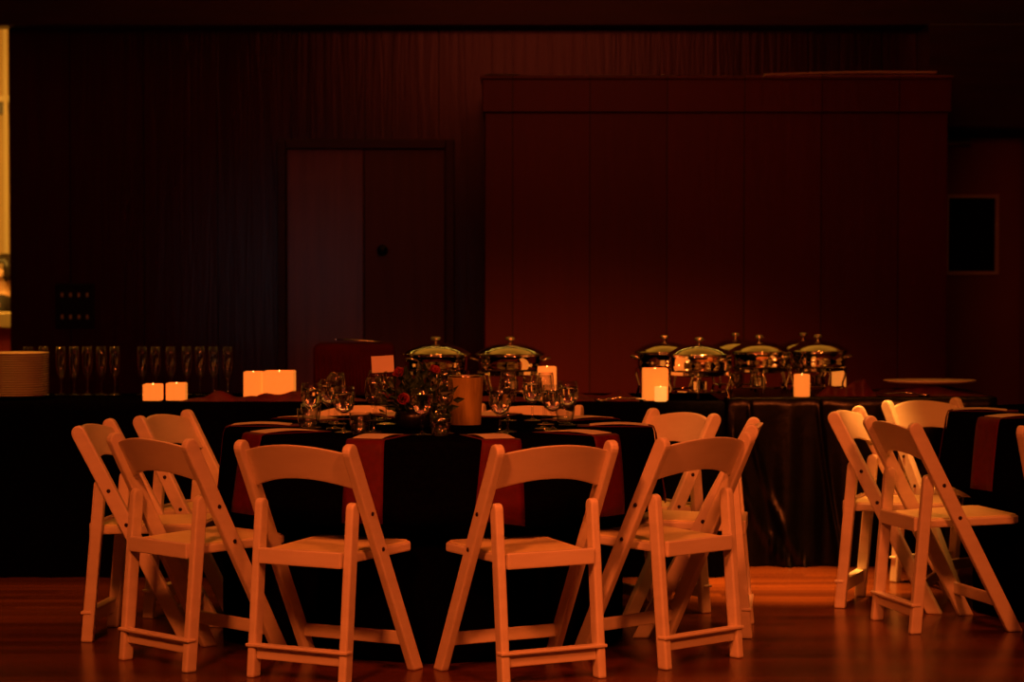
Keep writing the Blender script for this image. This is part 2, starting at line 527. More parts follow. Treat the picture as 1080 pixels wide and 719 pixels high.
CH = [  # x, y, yaw, label, short phrase
    (-.641, 7.642, .509, 'white folding chair seen from behind, left of the two nearest at the central table', 'the nearer left chair'),
    (.082, 7.627, -.502, 'white folding chair seen from behind, right of the two nearest at the central table', 'the nearer right chair'),
    (-1.122, 7.925, .79, 'white folding chair at the central table between leftmost chair and nearest left chair', 'the chair beside the leftmost one'),
    (.572, 7.976, -.745, 'white folding chair turned left, next to the nearest right chair at the central table', 'the chair right of the nearest pair'),
    (-1.403, 8.535, 1.66, 'leftmost white folding chair, side on, its thin frame facing the table', 'the leftmost chair'),
    (.768, 8.635, -1.45, 'white folding chair side on, mostly hidden behind the right front chair of central table', 'the half hidden side chair'),
    (-1.240, 9.085, 1.87, 'white folding chair behind the left pair, its back rail above theirs', 'the rear left chair'),
    (.572, 9.178, -2.102, 'white folding chair at the rear right of the central table, facing the viewer', 'the rear right chair'),
    (.040, 9.58, -2.85, 'white folding chair behind the glasses, only its right post showing by the buffet', 'the far chair behind the glasses'),
    (-.585, 9.60, 2.85, 'white folding chair at the far side, hidden behind the goblets left of the flowers', 'the far chair behind the goblets'),
    (1.450, 9.344, 1.939, 'leftmost white folding chair of the right table, seen side on', ''),
    (1.527, 8.748, 1.329, 'nearest fully seen white folding chair of the right table, slanting towards its cloth', ''),
    (1.837, 10.01, 2.498, 'white folding chair at the back of the right table, facing the viewer', ''),
    (2.055, 8.33, .55, 'white folding chair cut by the right edge of the picture', ''),
]
proto = chair_proto(CH[0][3])
for i, (x, y, a, lab, _) in enumerate(CH):
    if i == 0:
        proto.location = (x, y, 0); proto.rotation_euler = (0, 0, -a)
    else:
        dup(proto, (x, y, 0), -a, lab)

# ------------------------------------------------------------------ round tables and cloths
TR, TZ = .765, .755
class Cloth:
    def __init__(s, cx, cy, seed):
        s.cx, s.cy = cx, cy
        s.R = TR + .012
        rnd = random.Random(seed)
        s.ph = [(rnd.randint(7, 10), rnd.random() * 6.28, 1.0), (rnd.randint(13, 17), rnd.random() * 6.28, .6), (rnd.randint(23, 29), rnd.random() * 6.28, .35)]
        s.N = 288
        lim = []
        for i in range(s.N):
            th = 2 * PI * i / s.N
            r, low = 1.1, 1.2
            while r > .45:
                px, py = cx + r * math.cos(th), cy + r * math.sin(th)
                hit = False
                for (x, y, a, _, _) in CH:
                    dx, dy = px - x, py - y
                    lx = dx * math.cos(a) - dy * math.sin(a)
                    ly = dx * math.sin(a) + dy * math.cos(a)
                    if abs(lx) < .25 and -.2 < ly < .338:
                        hit = True
                if hit:
                    low = r - .014
                r -= .01
            lim.append(low)
        lim = [min(lim[(i + k) % s.N] for k in range(-6, 7)) for i in range(s.N)]
        s.lim = [sum(lim[(i + k) % s.N] for k in range(-4, 5)) / 9 for i in range(s.N)]
    def r(s, th, z):
        d = TZ - z
        f = sum(a * math.sin(n * th + p) for n, p, a in s.ph)
        r = s.R + .02 * d + .10 * min(d, .30) + f * .016 * min(1, d / .5) ** 1.3
        k = (th / (2 * PI) * s.N) % s.N
        i = int(k); fr = k - i
        lim = s.lim[i] * (1 - fr) + s.lim[(i + 1) % s.N] * fr
        if z < .49:
            w = min(1, (.49 - z) / .06); w = w * w * (3 - 2 * w)
            r = r * (1 - w) + min(r, lim) * w
        return r
    def pt(s, th, z, off=0):
        r = s.r(th, z) + off
        return (r * math.cos(th), r * math.sin(th), z)
    def mesh(s):
        bm = bmesh.new()
        N = s.N
        rings = []
        c = bm.verts.new((0, 0, TZ + .004))
        for r in (.3, .6, s.R - .012):
            rings.append([bm.verts.new((r * math.cos(2 * PI * i / N), r * math.sin(2 * PI * i / N), TZ + .004)) for i in range(N)])
        rings.append([bm.verts.new(((s.R - .003) * math.cos(2 * PI * i / N), (s.R - .003) * math.sin(2 * PI * i / N), TZ)) for i in range(N)])
        for k in range(25):
            z = (TZ - .008) * (1 - k / 24) + .006 * k / 24
            rings.append([bm.verts.new(s.pt(2 * PI * i / N, z)) for i in range(N)])
        for i in range(N):
            bm.faces.new((c, rings[0][i], rings[0][(i + 1) % N]))
        for a, b in zip(rings, rings[1:]):
            for i in range(N):
                bm.faces.new((a[i], a[(i + 1) % N], b[(i + 1) % N], b[i]))
        return bm

def round_table(cx, cy, seed, which, loc_phrase):
    t = thing('round_table', 'round banquet table under ' + which, 'table', (cx, cy, 0), 0, 'round banquet tables')
    obj('tabletop', lathe([(0, TZ - .022), (TR - .01, TZ - .022), (TR - .004, TZ - .011), (TR - .01, TZ - .001), (0, TZ - .001)], 64), 'cream', t)
    for s in (-1, 1):
        for q in (-1, 1):
            obj('leg', tube([(s * .22, q * .18, TZ - .023), (s * .26, q * .22, .012)], .013, 10), 'steel', t)
    cl = Cloth(cx, cy, seed)
    o = obj('tablecloth', cl.mesh(), 'cloth', smooth=True, loc=(cx, cy, 0))
    tag(o, 'black floor-length cloth on ' + loc_phrase, 'tablecloth', 'black tablecloths')
    return cl

CX, CY = -.262, 8.563
RX, RY = 2.527, 9.335
cl1 = round_table(CX, CY, 3, 'the black cloth with glasses and flowers, centre', 'the central round table with glasses')
cl2 = round_table(RX, RY, 5, 'the black cloth cut by the right picture edge', 'the round table at the right edge')

def napkin(cl, th, label, card_label, fold=0):
    """red napkin from the place setting over the table edge, with a pale menu card on it"""
    hw = .068
    bm = bmesh.new()
    nn = 8
    rows = []
    path = [('t', r) for r in (.50, .55, .60, .65, .70, cl.R - .012)] + [('e', 0)] + [('z', TZ - .02 - .031 * k) for k in range(9)]
    rnd = random.Random(int(th * 1000))
    skew = rnd.uniform(-.02, .02)
    for kind, v in path:
        row = []
        for i in range(nn + 1):
            u = -1 + 2 * i / nn
            if kind == 't':
                q = u * hw
                c, s_ = math.cos(th), math.sin(th)
                row.append(bm.verts.new((v * c - q * s_, v * s_ + q * c, TZ + .008)))
            elif kind == 'e':
                a = th + u * hw / cl.R
                row.append(bm.verts.new(((cl.R + .003) * math.cos(a), (cl.R + .003) * math.sin(a), TZ + .004)))
            else:
                dz = (TZ - v)
                a = th + (u * hw * (1 + fold * dz) + skew * dz * 4) / cl.R
                rr = max(cl.r(a, v), cl.r(a, v - .02)) + .006 + .004 * math.sin(u * 5 + v * 9) ** 2 * dz * 3
                row.append(bm.verts.new((rr * math.cos(a), rr * math.sin(a), v - .012 * u * (fold != 0))))
        rows.append(row)
    for a, b in zip(rows, rows[1:]):
        for i in range(nn):
            bm.faces.new((a[i], a[i + 1], b[i + 1], b[i]))
    o = obj('napkin', bm, 'napkin', smooth=True, solid=.0015, loc=(cl.cx, cl.cy, 0))
    tag(o, label, 'napkin', 'red napkins hanging over the table edges')
    b = bmesh.new()
    n = 8
    lo, hi = [], []
    for i in range(n + 1):
        r = .545 + (cl.R - .02 - .545) * i / n
        z = TZ + .0105 + .006 * math.sin(PI * i / n)
        for q in (-.052, .052):
            lo.append(b.verts.new((r, q, z)))
            hi.append(b.verts.new((r, q, z + .0016)))
    for i in range(n):
        a = 2 * i
        for L_ in (lo, hi):
            b.faces.new((L_[a], L_[a + 1], L_[a + 3], L_[a + 2]))
        b.faces.new((lo[a], lo[a + 2], hi[a + 2], hi[a])); b.faces.new((lo[a + 1], hi[a + 1], hi[a + 3], lo[a + 3]))
    b.faces.new((lo[0], hi[0], hi[1], lo[1])); b.faces.new((lo[-2], lo[-1], hi[-1], hi[-2]))
    m = obj('menu_card', b, 'menu', loc=(cl.cx, cl.cy, 0))
    m.rotation_euler = (0, 0, th)
    tag(m, card_label, 'card', 'pale cards on the napkins')

T0 = -PI / 2   # towards the viewer
places = [(-17, 0), (17, 1), (-55, 2), (49, 3), (-90, 4), (88, 5), (-127, 6), (125, 7), (162, 8), (-162, 9)]
for deg, ci in places:
    th = T0 + math.radians(deg)
    who = CH[ci][4]
    napkin(cl1, th, 'dark red napkin over the central table edge at ' + who, 'pale card lying on the napkin at ' + who, .9 if ci == 1 else 0)
for deg, who in ((-64, 'nearest the two side-on chairs'), (-102, 'in front of the rear chair'), (-27, 'beside the picture-edge chair')):
    th = T0 + math.radians(deg)
    napkin(cl2, th, 'dark red napkin over the right table edge, ' + who, 'pale card on the right table, ' + who, 0)

# ------------------------------------------------------------------ glassware
def goblet(label):
    prof = [(0, 0), (.034, 0), (.034, .002), (.010, .006), (.0045, .012), (.004, .055), (.010, .064), (.030, .080), (.0385, .105), (.038, .135), (.035, .162),
            (.0338, .162), (.0366, .135), (.0370, .105), (.0285, .082), (.009, .068), (0, .066)]
    t = thing('water_goblet', label, 'glass', group='stemmed glasses on the round tables')
    obj('bowl', lathe(prof, 28), 'glass', t, smooth=True)
    obj('water', lathe([(0, .0672), (.0082, .0692), (.0272, .0832), (.0352, .105), (.0355, .135), (.0345, .142), (0, .142)], 24), 'water', t, smooth=True)
    return t

def wine(label):
    prof = [(0, 0), (.033, 0), (.033, .002), (.009, .006), (.004, .012), (.0035, .085), (.010, .094), (.027, .112), (.032, .135), (.0295, .170), (.0265, .192),
            (.0255, .192), (.0283, .170), (.0307, .135), (.0255, .114), (.009, .098), (0, .096)]
    t = thing('wine_glass', label, 'glass', group='stemmed glasses on the round tables')
    obj('bowl', lathe(prof, 28), 'glass', t, smooth=True)
    return t

def tumbler(label):
    prof = [(0, 0), (.026, 0), (.029, .004), (.036, .04), (.038, .075), (.0365, .075), (.0345, .04), (.027, .010), (0, .010)]
    t = thing('glass_votive', label, 'glass', group='low glass votives on the central table')
    obj('cup', lathe(prof, 28), 'glass', t, smooth=True)
    return t

ZT1 = TZ + .0045
g0 = w0 = v0 = None
for deg, ci in places:
    who = CH[ci][4]
    for kind, dr, dd in (('g', .47, 11), ('w', .40, 21), ('v', .50, -15)):
        if kind == 'v' and ci in (3, 5, 6, 8):
            continue
        if kind == 'v' and ci == 3:
            dd = -6
        th = T0 + math.radians(deg + dd * (1 if deg < 0 or ci in (1, 3) else .8))
        p = (CX + dr * math.cos(th), CY + dr * math.sin(th), ZT1)
        if kind == 'g':
            lab = 'water goblet on the central table, set for ' + who
            if g0 is None: g0 = goblet(lab); g0.location = p
            else: dup(g0, p, 0, lab)
        elif kind == 'w':
            lab = 'slim wine glass on the central table, by ' + who
            if w0 is None: w0 = wine(lab); w0.location = p
            else: dup(w0, p, 0, lab)
        else:
            lab = 'low clear glass cup on the central table, near ' + who
            if v0 is None: v0 = tumbler(lab); v0.location = p
            else: dup(v0, p, 0, lab)
dup(g0, (RX - .42, RY - .12, ZT1), 0, 'water goblet on the right table, at the picture edge')
# champagne flutes at the back of the left buffet
def flute(label):
    prof = [(0, 0), (.0275, 0), (.0275, .002), (.008, .006), (.0042, .012), (.004, .070), (.009, .082), (.018, .105), (.0235, .145), (.0235, .185), (.021, .222),
            (.020, .222), (.0223, .185), (.0222, .145), (.0165, .107), (.006, .088), (0, .086)]
    t = thing('champagne_flute', label, 'glass', group='champagne flutes on the left buffet')
    obj('bowl', lathe(prof, 24), 'glass', t, smooth=True)
    return t
ORD = ['first', 'second', 'third', 'fourth', 'fifth', 'sixth', 'seventh', 'eighth', 'ninth', 'tenth', 'eleventh', 'twelfth', 'thirteenth', 'fourteenth', 'fifteenth', 'sixteenth', 'seventeenth', 'eighteenth', 'nineteenth', 'twentieth', 'twenty-first', 'twenty-second']
f0 = None
BZ = .760        # buffet cloth surface
for k, px in enumerate((30, 46, 64, 78, 92, 107, 121)):
    lab = f'champagne flute in the row right behind the plate stack, {ORD[k]} from the left'
    p = (at(px, 10.72), 10.72, BZ)
    if f0 is None: f0 = flute(lab); f0.location = p
    else: dup(f0, p, 0, lab)
for k, px in enumerate((150, 164, 180, 197, 211, 225, 240)):
    dup(f0, (at(px, 10.72), 10.72, BZ), 0, f'champagne flute in the row behind the small square candles, {ORD[k]} from the left')

# ------------------------------------------------------------------ centrepiece
cpx, cpy = -.350, 8.38
fl = thing('flower_arrangement', 'dark leafy table arrangement with red roses in a black bowl', 'flowers', (cpx, cpy, ZT1))
obj('bowl', lathe([(0, 0), (.045, 0), (.065, .02), (.072, .045), (.062, .07), (.056, .07), (.066, .045), (.06, .024), (0, .010)], 28), 'black_metal', fl, smooth=True)
bm = bmesh.new()
rnd = random.Random(11)
for i in range(230):
    az = rnd.uniform(0, 2 * PI); el = rnd.uniform(-.15, 1.45)
    rr = rnd.uniform(.03, .125) * (1.15 if math.cos(az) > 0 else 1)
    c = Vector((rr * math.cos(az) * math.cos(el) * 1.15, rr * math.sin(az) * math.cos(el), .085 + rr * math.sin(el) * 1.05))
    d = (c - Vector((0, 0, .05))).normalized()
    d = (d + Vector((rnd.uniform(-.6, .6), rnd.uniform(-.6, .6), rnd.uniform(-.5, .5)))).normalized()
    s_ = d.cross(Vector((rnd.random(), rnd.random(), rnd.random()))).normalized()
    nrm = d.cross(s_)
    L_, w_ = rnd.uniform(.03, .055), rnd.uniform(.009, .015)
    a = [bm.verts.new(c - d * L_ * .5), bm.verts.new(c - d * L_ * .1 + s_ * w_ + nrm * .003), bm.verts.new(c + d * L_ * .5), bm.verts.new(c - d * L_ * .1 - s_ * w_ + nrm * .003)]
    m_ = bm.verts.new(c - nrm * .003)
    for q in range(4):
        bm.faces.new((a[q], a[(q + 1) % 4], m_))
obj('foliage', bm, 'leaf', fl, solid=.0012)
bm = bmesh.new()
for i in range(7):
    az = i * 2 * PI / 7
    tube([(0, 0, .03), (.03 * math.cos(az), .03 * math.sin(az), .09), (.07 * math.cos(az), .07 * math.sin(az), .14)], .002, 6, bm)
obj('stem', bm, 'leaf', fl)
def rose_mesh(s):
    bm = bmesh.new()
    for k in range(9):
        a0 = k * 2.4
        r0 = (.006 + .0022 * k) * s
        n_ = 6
        prev = None
        for j in range(n_ + 1):
            a = a0 + (j / n_ - .5) * 2.2
            e = math.sin(PI * j / n_)
            row = [bm.verts.new((r0 * .45 * math.cos(a), r0 * .45 * math.sin(a), -.014 * s)),
                   bm.verts.new((r0 * math.cos(a), r0 * math.sin(a), 0)),
                   bm.verts.new((r0 * (1.0 + .03 * k) * math.cos(a), r0 * (1.0 + .03 * k) * math.sin(a), (.004 + .014 * e - .001 * k) * s))]
            if prev:
                for q in range(2):
                    bm.faces.new((prev[q], row[q], row[q + 1], prev[q + 1]))
            prev = row
    return bm
for (x, y, z, rx_, rz_) in ((-.055, -.03, .205, .9, -.5), (-.035, -.115, .115, 1.3, .3), (.075, -.055, .215, .8, .8), (-.09, .0, .12, .9, -1.3)):
    ro = obj('rose', rose_mesh(.82), 'rose', fl, smooth=True, solid=.0012, loc=(x, y, z))
    ro.rotation_euler = (rx_, 0, rz_)

# parchment-gold hurricane vase
va = thing('candle_lantern', 'pale gold patterned cylinder lantern among the glasses on the central table', 'lantern', (at(491, 8.66), 8.66, ZT1))
obj('shade', lathe([(0, 0), (.056, 0), (.0565, .004), (.0655, .17), (.0655, .178), (.0635, .178), (.0545, .008), (0, .008)], 40), 'vase', va, smooth=False)
obj('rim', lathe([(.0640, .176), (.0665, .176), (.0665, .181), (.0640, .181), (.0640, .176)], 40), 'steel', va, smooth=True)

# table number card on a tall wire stand
tn = thing('table_card_stand', 'salmon coloured card on a thin wire stand, left of the red roses', 'card stand', (at(407, 8.64), 8.64, ZT1), .12)
obj('base', lathe([(0, 0), (.036, 0), (.036, .004), (.004, .009), (0, .009)], 24), 'steel', tn, smooth=True)
obj('stem', tube([(0, 0, .006), (0, 0, .192)], .002, 8), 'steel', tn)
obj('clip', tube([(-.012, .003, .190), (0, .003, .196), (.012, .003, .190)], .002, 6), 'steel', tn)
cc = obj('card', box(-.041, .041, -.0012, .0012, .193, .254), 'menu', tn)
cc.rotation_euler = (-.06, -.05, 0)

# ------------------------------------------------------------------ buffet tables
def rect_cloth(x0, x1, y0, y1, z, amp, seed, flare=.02, wl=.22, step=.03, swags=()):
    rnd = random.Random(seed)
    per = []
    rc = .04
    def line(a, b, nx, ny):
        L_ = math.hypot(b[0] - a[0], b[1] - a[1])
        n_ = max(2, int(L_ / step))
        for i in range(n_):
            t = i / n_
            per.append((a[0] + (b[0] - a[0]) * t, a[1] + (b[1] - a[1]) * t, nx, ny))
    def corner(cx, cy, a0):
        for i in range(6):
            a = a0 + (PI / 2) * (i + .5) / 6
            per.append((cx + rc * math.cos(a), cy + rc * math.sin(a), math.cos(a), math.sin(a)))
    line((x0 + rc, y0), (x1 - rc, y0), 0, -1); corner(x1 - rc, y0 + rc, -PI / 2)
    line((x1, y0 + rc), (x1, y1 - rc), 1, 0); corner(x1 - rc, y1 - rc, 0)
    line((x1 - rc, y1), (x0 + rc, y1), 0, 1); corner(x0 + rc, y1 - rc, PI / 2)
    line((x0, y1 - rc), (x0, y0 + rc), -1, 0); corner(x0 + rc, y0 + rc, PI)
    n = len(per)
    phs = [rnd.random() * 6.28 for _ in range(4)]
    bm = bmesh.new()
    rings = []
    top = [bm.verts.new((x - nx * .008, y - ny * .008, z)) for x, y, nx, ny in per]
    bm.faces.new(top)
    rings.append(top)
    s_acc = [0]
    for i in range(1, n):
        s_acc.append(s_acc[-1] + math.hypot(per[i][0] - per[i - 1][0], per[i][1] - per[i - 1][1]))
    for k in range(22):
        t = k / 21
        zz_ = (z - .006) * (1 - t) + .006 * t
        ring = []
        for i, (x, y, nx, ny) in enumerate(per):
            s_ = s_acc[i]
            f = math.sin(s_ / wl * 6.28 + phs[0] + 1.5 * math.sin(s_ * 1.7 + phs[3])) + .5 * math.sin(s_ / wl * 2.3 * 6.28 + phs[1] + t)
            o_ = (amp * (f + 1.4) * (t ** .8) + flare * t) * (.15 if abs(nx) > .7 else 1)
            if ny < -.7:
                for a_, b_, p_ in swags:
                    o_ += .022 * t ** .3 * math.exp(-((x - x0 - a_ - b_ * t ** p_) / .011) ** 2)
            ring.append(bm.verts.new((x + nx * o_, y + ny * o_, zz_)))
        rings.append(ring)
    for a, b in zip(rings, rings[1:]):
        for i in range(n):
            bm.faces.new((a[i], a[(i + 1) % n], b[(i + 1) % n], b[i]))
    return bm

def buffet(x0, x1, y0, y1, z, tl, cl_, m, amp, seed, wl=.22, **kw):
    t = thing('buffet_table', tl, 'table', ((x0 + x1) / 2, (y0 + y1) / 2, 0), 0, 'long buffet tables')
    hx, hy = (x1 - x0) / 2 - .012, (y1 - y0) / 2 - .012
    obj('tabletop', box(-hx, hx, -hy, hy, z - .03, z - .004), 'cream', t, bevel=.004)
    for s in (-1, 1):
        for q in (-1, 1):
            obj('leg', tube([(s * (hx - .12), q * (hy - .08), z - .031), (s * (hx - .10), q * (hy - .06), .012)], .013, 10), 'steel', t)
    c = obj('tablecloth', rect_cloth(x0, x1, y0, y1, z, amp, seed, wl=wl, **kw), m, smooth=False)
    for p in c.data.polygons:
        if len(p.vertices) == 4:
            p.use_smooth = True
    tag(c, cl_, 'tablecloth', 'black tablecloths')
XB = .925
buffet(-3.4, XB, 10.16, 10.92, BZ - .001, 'long table carrying plates, flutes and candles under plain black cloth', 'plain black cloth on the long left buffet table', 'cloth', .008, 2)
buffet(XB + .03, 2.19, 10.55, 11.32, BZ - .001, 'shorter table carrying the right chafing dishes under crushed black satin', 'glossy crushed black satin cloth on the right buffet table', 'satin', .020, 9, .30, step=.006, swags=((.02, .27, 2.4), (.11, .25, 1.9), (.42, .10, 1.2)))

# ------------------------------------------------------------------ chafing dishes
def chafer(label):
    t = thing('chafing_dish', label, 'chafing dish', group='round steel chafing dishes on the buffet')
    # stand: ring, three legs, lower shelf ring
    ring = lambda r, z, h: lathe([(r - .004, z), (r + .004, z), (r + .004, z + h), (r - .004, z + h), (r - .004, z)], 40)
    fr = obj('frame', ring(.151, .108, .014), 'chrome', t, smooth=False)
    for k in range(4):
        a = PI / 4 + k * PI / 2
        c, s_ = math.cos(a), math.sin(a)
        obj('leg', tube([(.150 * c, .150 * s_, .116), (.158 * c, .158 * s_, .09), (.140 * c, .140 * s_, .045), (.150 * c, .150 * s_, .006)], [.006, .0065, .0055, .008], 10), 'chrome', t, smooth=True)
    obj('shelf', lathe([(0, .030), (.128, .030), (.130, .034), (.128, .038), (0, .038)], 40), 'chrome', t)
    obj('burner', lathe([(0, .039), (.036, .039), (.038, .042), (.038, .078), (.034, .082), (.012, .082), (.012, .088), (0, .088)], 28), 'chrome', t, smooth=False)
    obj('water_pan', lathe([(0, .098), (.10, .100), (.128, .108), (.143, .125), (.146, .150), (.147, .186), (.158, .188), (.158, .193), (.140, .193), (.140, .150), (.12, .115), (0, .106)], 48), 'chrome', t, smooth=True)
    for s in (-1, 1):
        obj('handle', tube([(s * .147, -.03, .168), (s * .168, -.03, .174), (s * .184, -.018, .178), (s * .188, 0, .179), (s * .184, .018, .178), (s * .168, .03, .174), (s * .147, .03, .168)], .005, 8), 'chrome', t, smooth=True)
    ld = obj('lid', lathe([(0, .192), (.158, .194), (.164, .1945), (.165, .198), (.156, .202), (.145, .209), (.12, .222), (.09, .233), (.05, .241), (.02, .244), (0, .245)], 56), 'chrome', t, smooth=True)
    obj('knob', lathe([(0, .243), (.011, .244), (.008, .251), (.009, .257), (.024, .260), (.028, .265), (.022, .272), (0, .275)], 24), 'chrome', ld, smooth=True)
    return t
CHF = [(-.340, 10.47, 'round steel chafing dish behind the table card and roses, leftmost of all'),
       (-.008, 10.47, 'round steel chafing dish left of the tall single candle'),
       (.697, 10.73, 'round steel chafing dish directly behind the pair of nested candles'),
       (.828, 10.38, 'round steel chafing dish in front, overlapping the one with the nested candles'),
       (1.168, 11.12, 'round steel chafing dish at the back, half hidden in the middle of the right group'),
       (1.200, 10.77, 'round steel chafing dish in front, second from the right end'),
       (1.392, 11.12, 'round steel chafing dish at the back, hidden behind the rightmost one'),
       (1.528, 10.77, 'round steel chafing dish at the right end, behind the squat candle')]
CHF[4] = (1.06, 11.13, CHF[4][2]); CHF[5] = (at(801, 10.77), 10.77, CHF[5][2])
CHF[6] = (at(847, 11.17), 11.17, CHF[6][2]); CHF[7] = (at(863, 10.86), 10.86, CHF[7][2])
c0 = chafer(CHF[0][2]); c0.location = (CHF[0][0], CHF[0][1], BZ)
c0.rotation_euler.z = .85
c0.scale = (.88, .88, 1)
for (x, y, lab), rz in zip(CHF[1:], (.1, .35, -.9, 1.3, -.75, 1.5, -.5)):
    cf = dup(c0, (x, y, BZ), rz, lab)
    if x < .2:
        cf.scale = c0.scale = (.96, .96, 1)
    else:
        cf.scale = (.88, .88, 1)

# ------------------------------------------------------------------ candles
def candle(px, wpx, h, Y, label, square=False, m='wax', z=BZ, depth=None):
    r = wpx / F_PX * Y / 2
    t = thing('flameless_candle', label, 'candle', (at(px, Y), Y, z), 0, 'glowing wax candles on the buffet')
    if square:
        bm = bmesh.new()
        d = depth or r
        outer = [(-r, -d), (r, -d), (r, d), (-r, d)]
        inner = [(x * .78, y * .78) for x, y in outer]
        lv = []
        for pts, zz_ in ((outer, 0), (outer, h), (inner, h), (inner, h - .018)):
            lv.append([bm.verts.new((x, y, zz_)) for x, y in pts])
        bm.faces.new(lv[0][::-1]); bm.faces.new(lv[3])
        for a, b in zip(lv, lv[1:]):
            for i in range(4):
                bm.faces.new((a[i], a[(i + 1) % 4], b[(i + 1) % 4], b[i]))
        obj('wax_body', bm, m, t, bevel=.004)
    else:
        obj('wax_body', lathe([(0, 0), (r * .97, 0), (r, .004), (r, h - .005), (r * .94, h), (r * .78, h - .001), (r * .7, h - .018), (0, h - .02)], 36), m, t, smooth=True)
    obj('flame_bulb', lathe([(0, h - .0195), (.003, h - .0185), (.005, h - .012), (.003, h - .004), (0, h + .004)], 12), 'bulb', t, smooth=True)
    return t
candle(161, 19, .072, 10.27, 'small glowing candle, left one of the low pair behind the left chairs', True)
candle(186, 20, .076, 10.29, 'small glowing candle, right one of the low pair behind the left chairs', True)
candle(267, 19, .124, 10.33, 'narrow glowing candle touching a wide one, left of the red covered box', True)
candle(294.5, 32, .127, 10.33, 'widest glowing candle, beside a narrow one left of the red covered box', True)
candle(577, 20, .148, 10.29, 'tall single glowing candle right of the second chafing dish')
candle(691, 26, .140, 10.30, 'tall glowing candle behind a small bright one by the chafing dishes', True)
candle(697, 13, .064, 10.20, 'smallest bright candle in front of a tall one', False, 'wax_bright')
candle(846, 17, .100, 10.60, 'squat round glowing candle in front of the rightmost chafing dish')
candle(885, 15, .120, 11.05, 'glowing candle at the right end behind the folded dark cloth')

# ------------------------------------------------------------------ cloth runners, box, platter, plates
def rumple(name, x0, x1, y0, y1, z, h, seed, m, label, n=60, fx=18):
    rnd = random.Random(seed)
    ph = [rnd.random() * 6.28 for _ in range(6)]
    ny = 12
    bm = bmesh.new()
    g = []
    for i in range(n + 1):
        row = []
        u = i / n
        for j in range(ny + 1):
            v = j / ny
            x = x0 + (x1 - x0) * u
            y = y0 + (y1 - y0) * v + .008 * math.sin(u * 21 + ph[0])
            e = min(1, 5 * min(u, 1 - u)) * min(1, 4 * min(v, 1 - v))
            b = .45 + .25 * math.sin(x * fx + ph[1] + 2 * v) + .2 * math.sin(x * fx * 2.3 + ph[2] - 3 * v) + .15 * math.sin(v * 9 + x * 7 + ph[3])
            row.append(bm.verts.new((x, y, z + .001 + h * e * max(.05, b))))
        g.append(row)
    for i in range(n):
        for j in range(ny):
            bm.faces.new((g[i][j], g[i + 1][j], g[i + 1][j + 1], g[i][j + 1]))
    ret = bmesh.ops.extrude_face_region(bm, geom=bm.faces[:])
    for v in [e for e in ret['geom'] if isinstance(e, bmesh.types.BMVert)]:
        v.co.z = z + .0005
    o = obj(name, bm, m, smooth=True)
    return tag(o, label, 'cloth', 'gathered burgundy cloths along the buffet')
rumple('cloth_runner', -1.45, -.62, 10.175, 10.235, BZ, .045, 1, 'burgundy', 'rumpled dark burgundy cloth in front of the wide pair of candles')
rumple('cloth_runner', -.55, .10, 10.175, 10.27, BZ, .042, 2, 'burgundy', 'rumpled burgundy cloth in front of the two left chafing dishes')
rumple('cloth_runner', .215, .555, 10.19, 10.55, BZ, .034, 3, 'burgundy', 'rumpled burgundy cloth between the tall single candle and the nested candles')
rumple('cloth_runner', at(862, 10.62) + .0, at(925, 10.62), 10.575, 10.70, BZ, .075, 4, 'burgundy', 'heaped dark cloth right of the squat candle', 40, 12)
rumple('cloth_runner', at(929, 10.62), at(1042, 10.62), 10.60, 10.95, BZ, .046, 5, 'burgundy', 'gathered dark cloth under the long pale platter', 50, 8)

def platter():
    bm = bmesh.new()
    X0, X1 = at(932, 10.78), at(1030, 10.78)
    cx, hx, hy = (X0 + X1) / 2, (X1 - X0) / 2, .14
    t = thing('serving_platter', 'long pale oval platter at the right end of the buffet', 'platter', (cx, 10.78, BZ + .048))
    rings = []
    n = 48
    for s_, z in ((0, .002), (.72, .002), (.86, .006), (1, .016), (.985, .019), (.85, .010), (.70, .006), (0, .006)):
        if s_ == 0:
            rings.append([bm.verts.new((0, 0, z))])
        else:
            rings.append([bm.verts.new((hx * s_ * math.cos(2 * PI * i / n), hy * s_ * math.sin(2 * PI * i / n), z)) for i in range(n)])
    for a, b in zip(rings, rings[1:]):
        for i in range(n):
            j = (i + 1) % n
            if len(a) == 1: bm.faces.new((a[0], b[j], b[i]))
            elif len(b) == 1: bm.faces.new((a[i], a[j], b[0]))
            else: bm.faces.new((a[i], a[j], b[j], b[i]))
    obj('dish', bm, 'china', t, smooth=True)
platter()

def spoon(label, x, y, z, rz):
    t = thing('serving_spoon', label, 'spoon', (x, y, z), rz, 'serving spoons on the buffet')
    bm = lathe([(0, .000), (.012, .002), (.021, .010), (.0195, .010), (.011, .004), (0, .002)], 20)
    for v in bm.verts:
        v.co.x *= 1.5
    obj('spoon_bowl', bm, 'chrome', t, smooth=True)
    obj('handle', tube([(.028, 0, .009), (.07, 0, .016), (.20, 0, .008)], [.003, .0025, .004], 8), 'chrome', t, smooth=True)
spoon('steel serving spoon lying on the burgundy cloth between the candles', at(633, 10.2), 10.165, BZ + .001, .15)
spoon('small steel serving spoon lying before the pale platter', at(975, 10.58), 10.575, BZ + .001, 2.9)

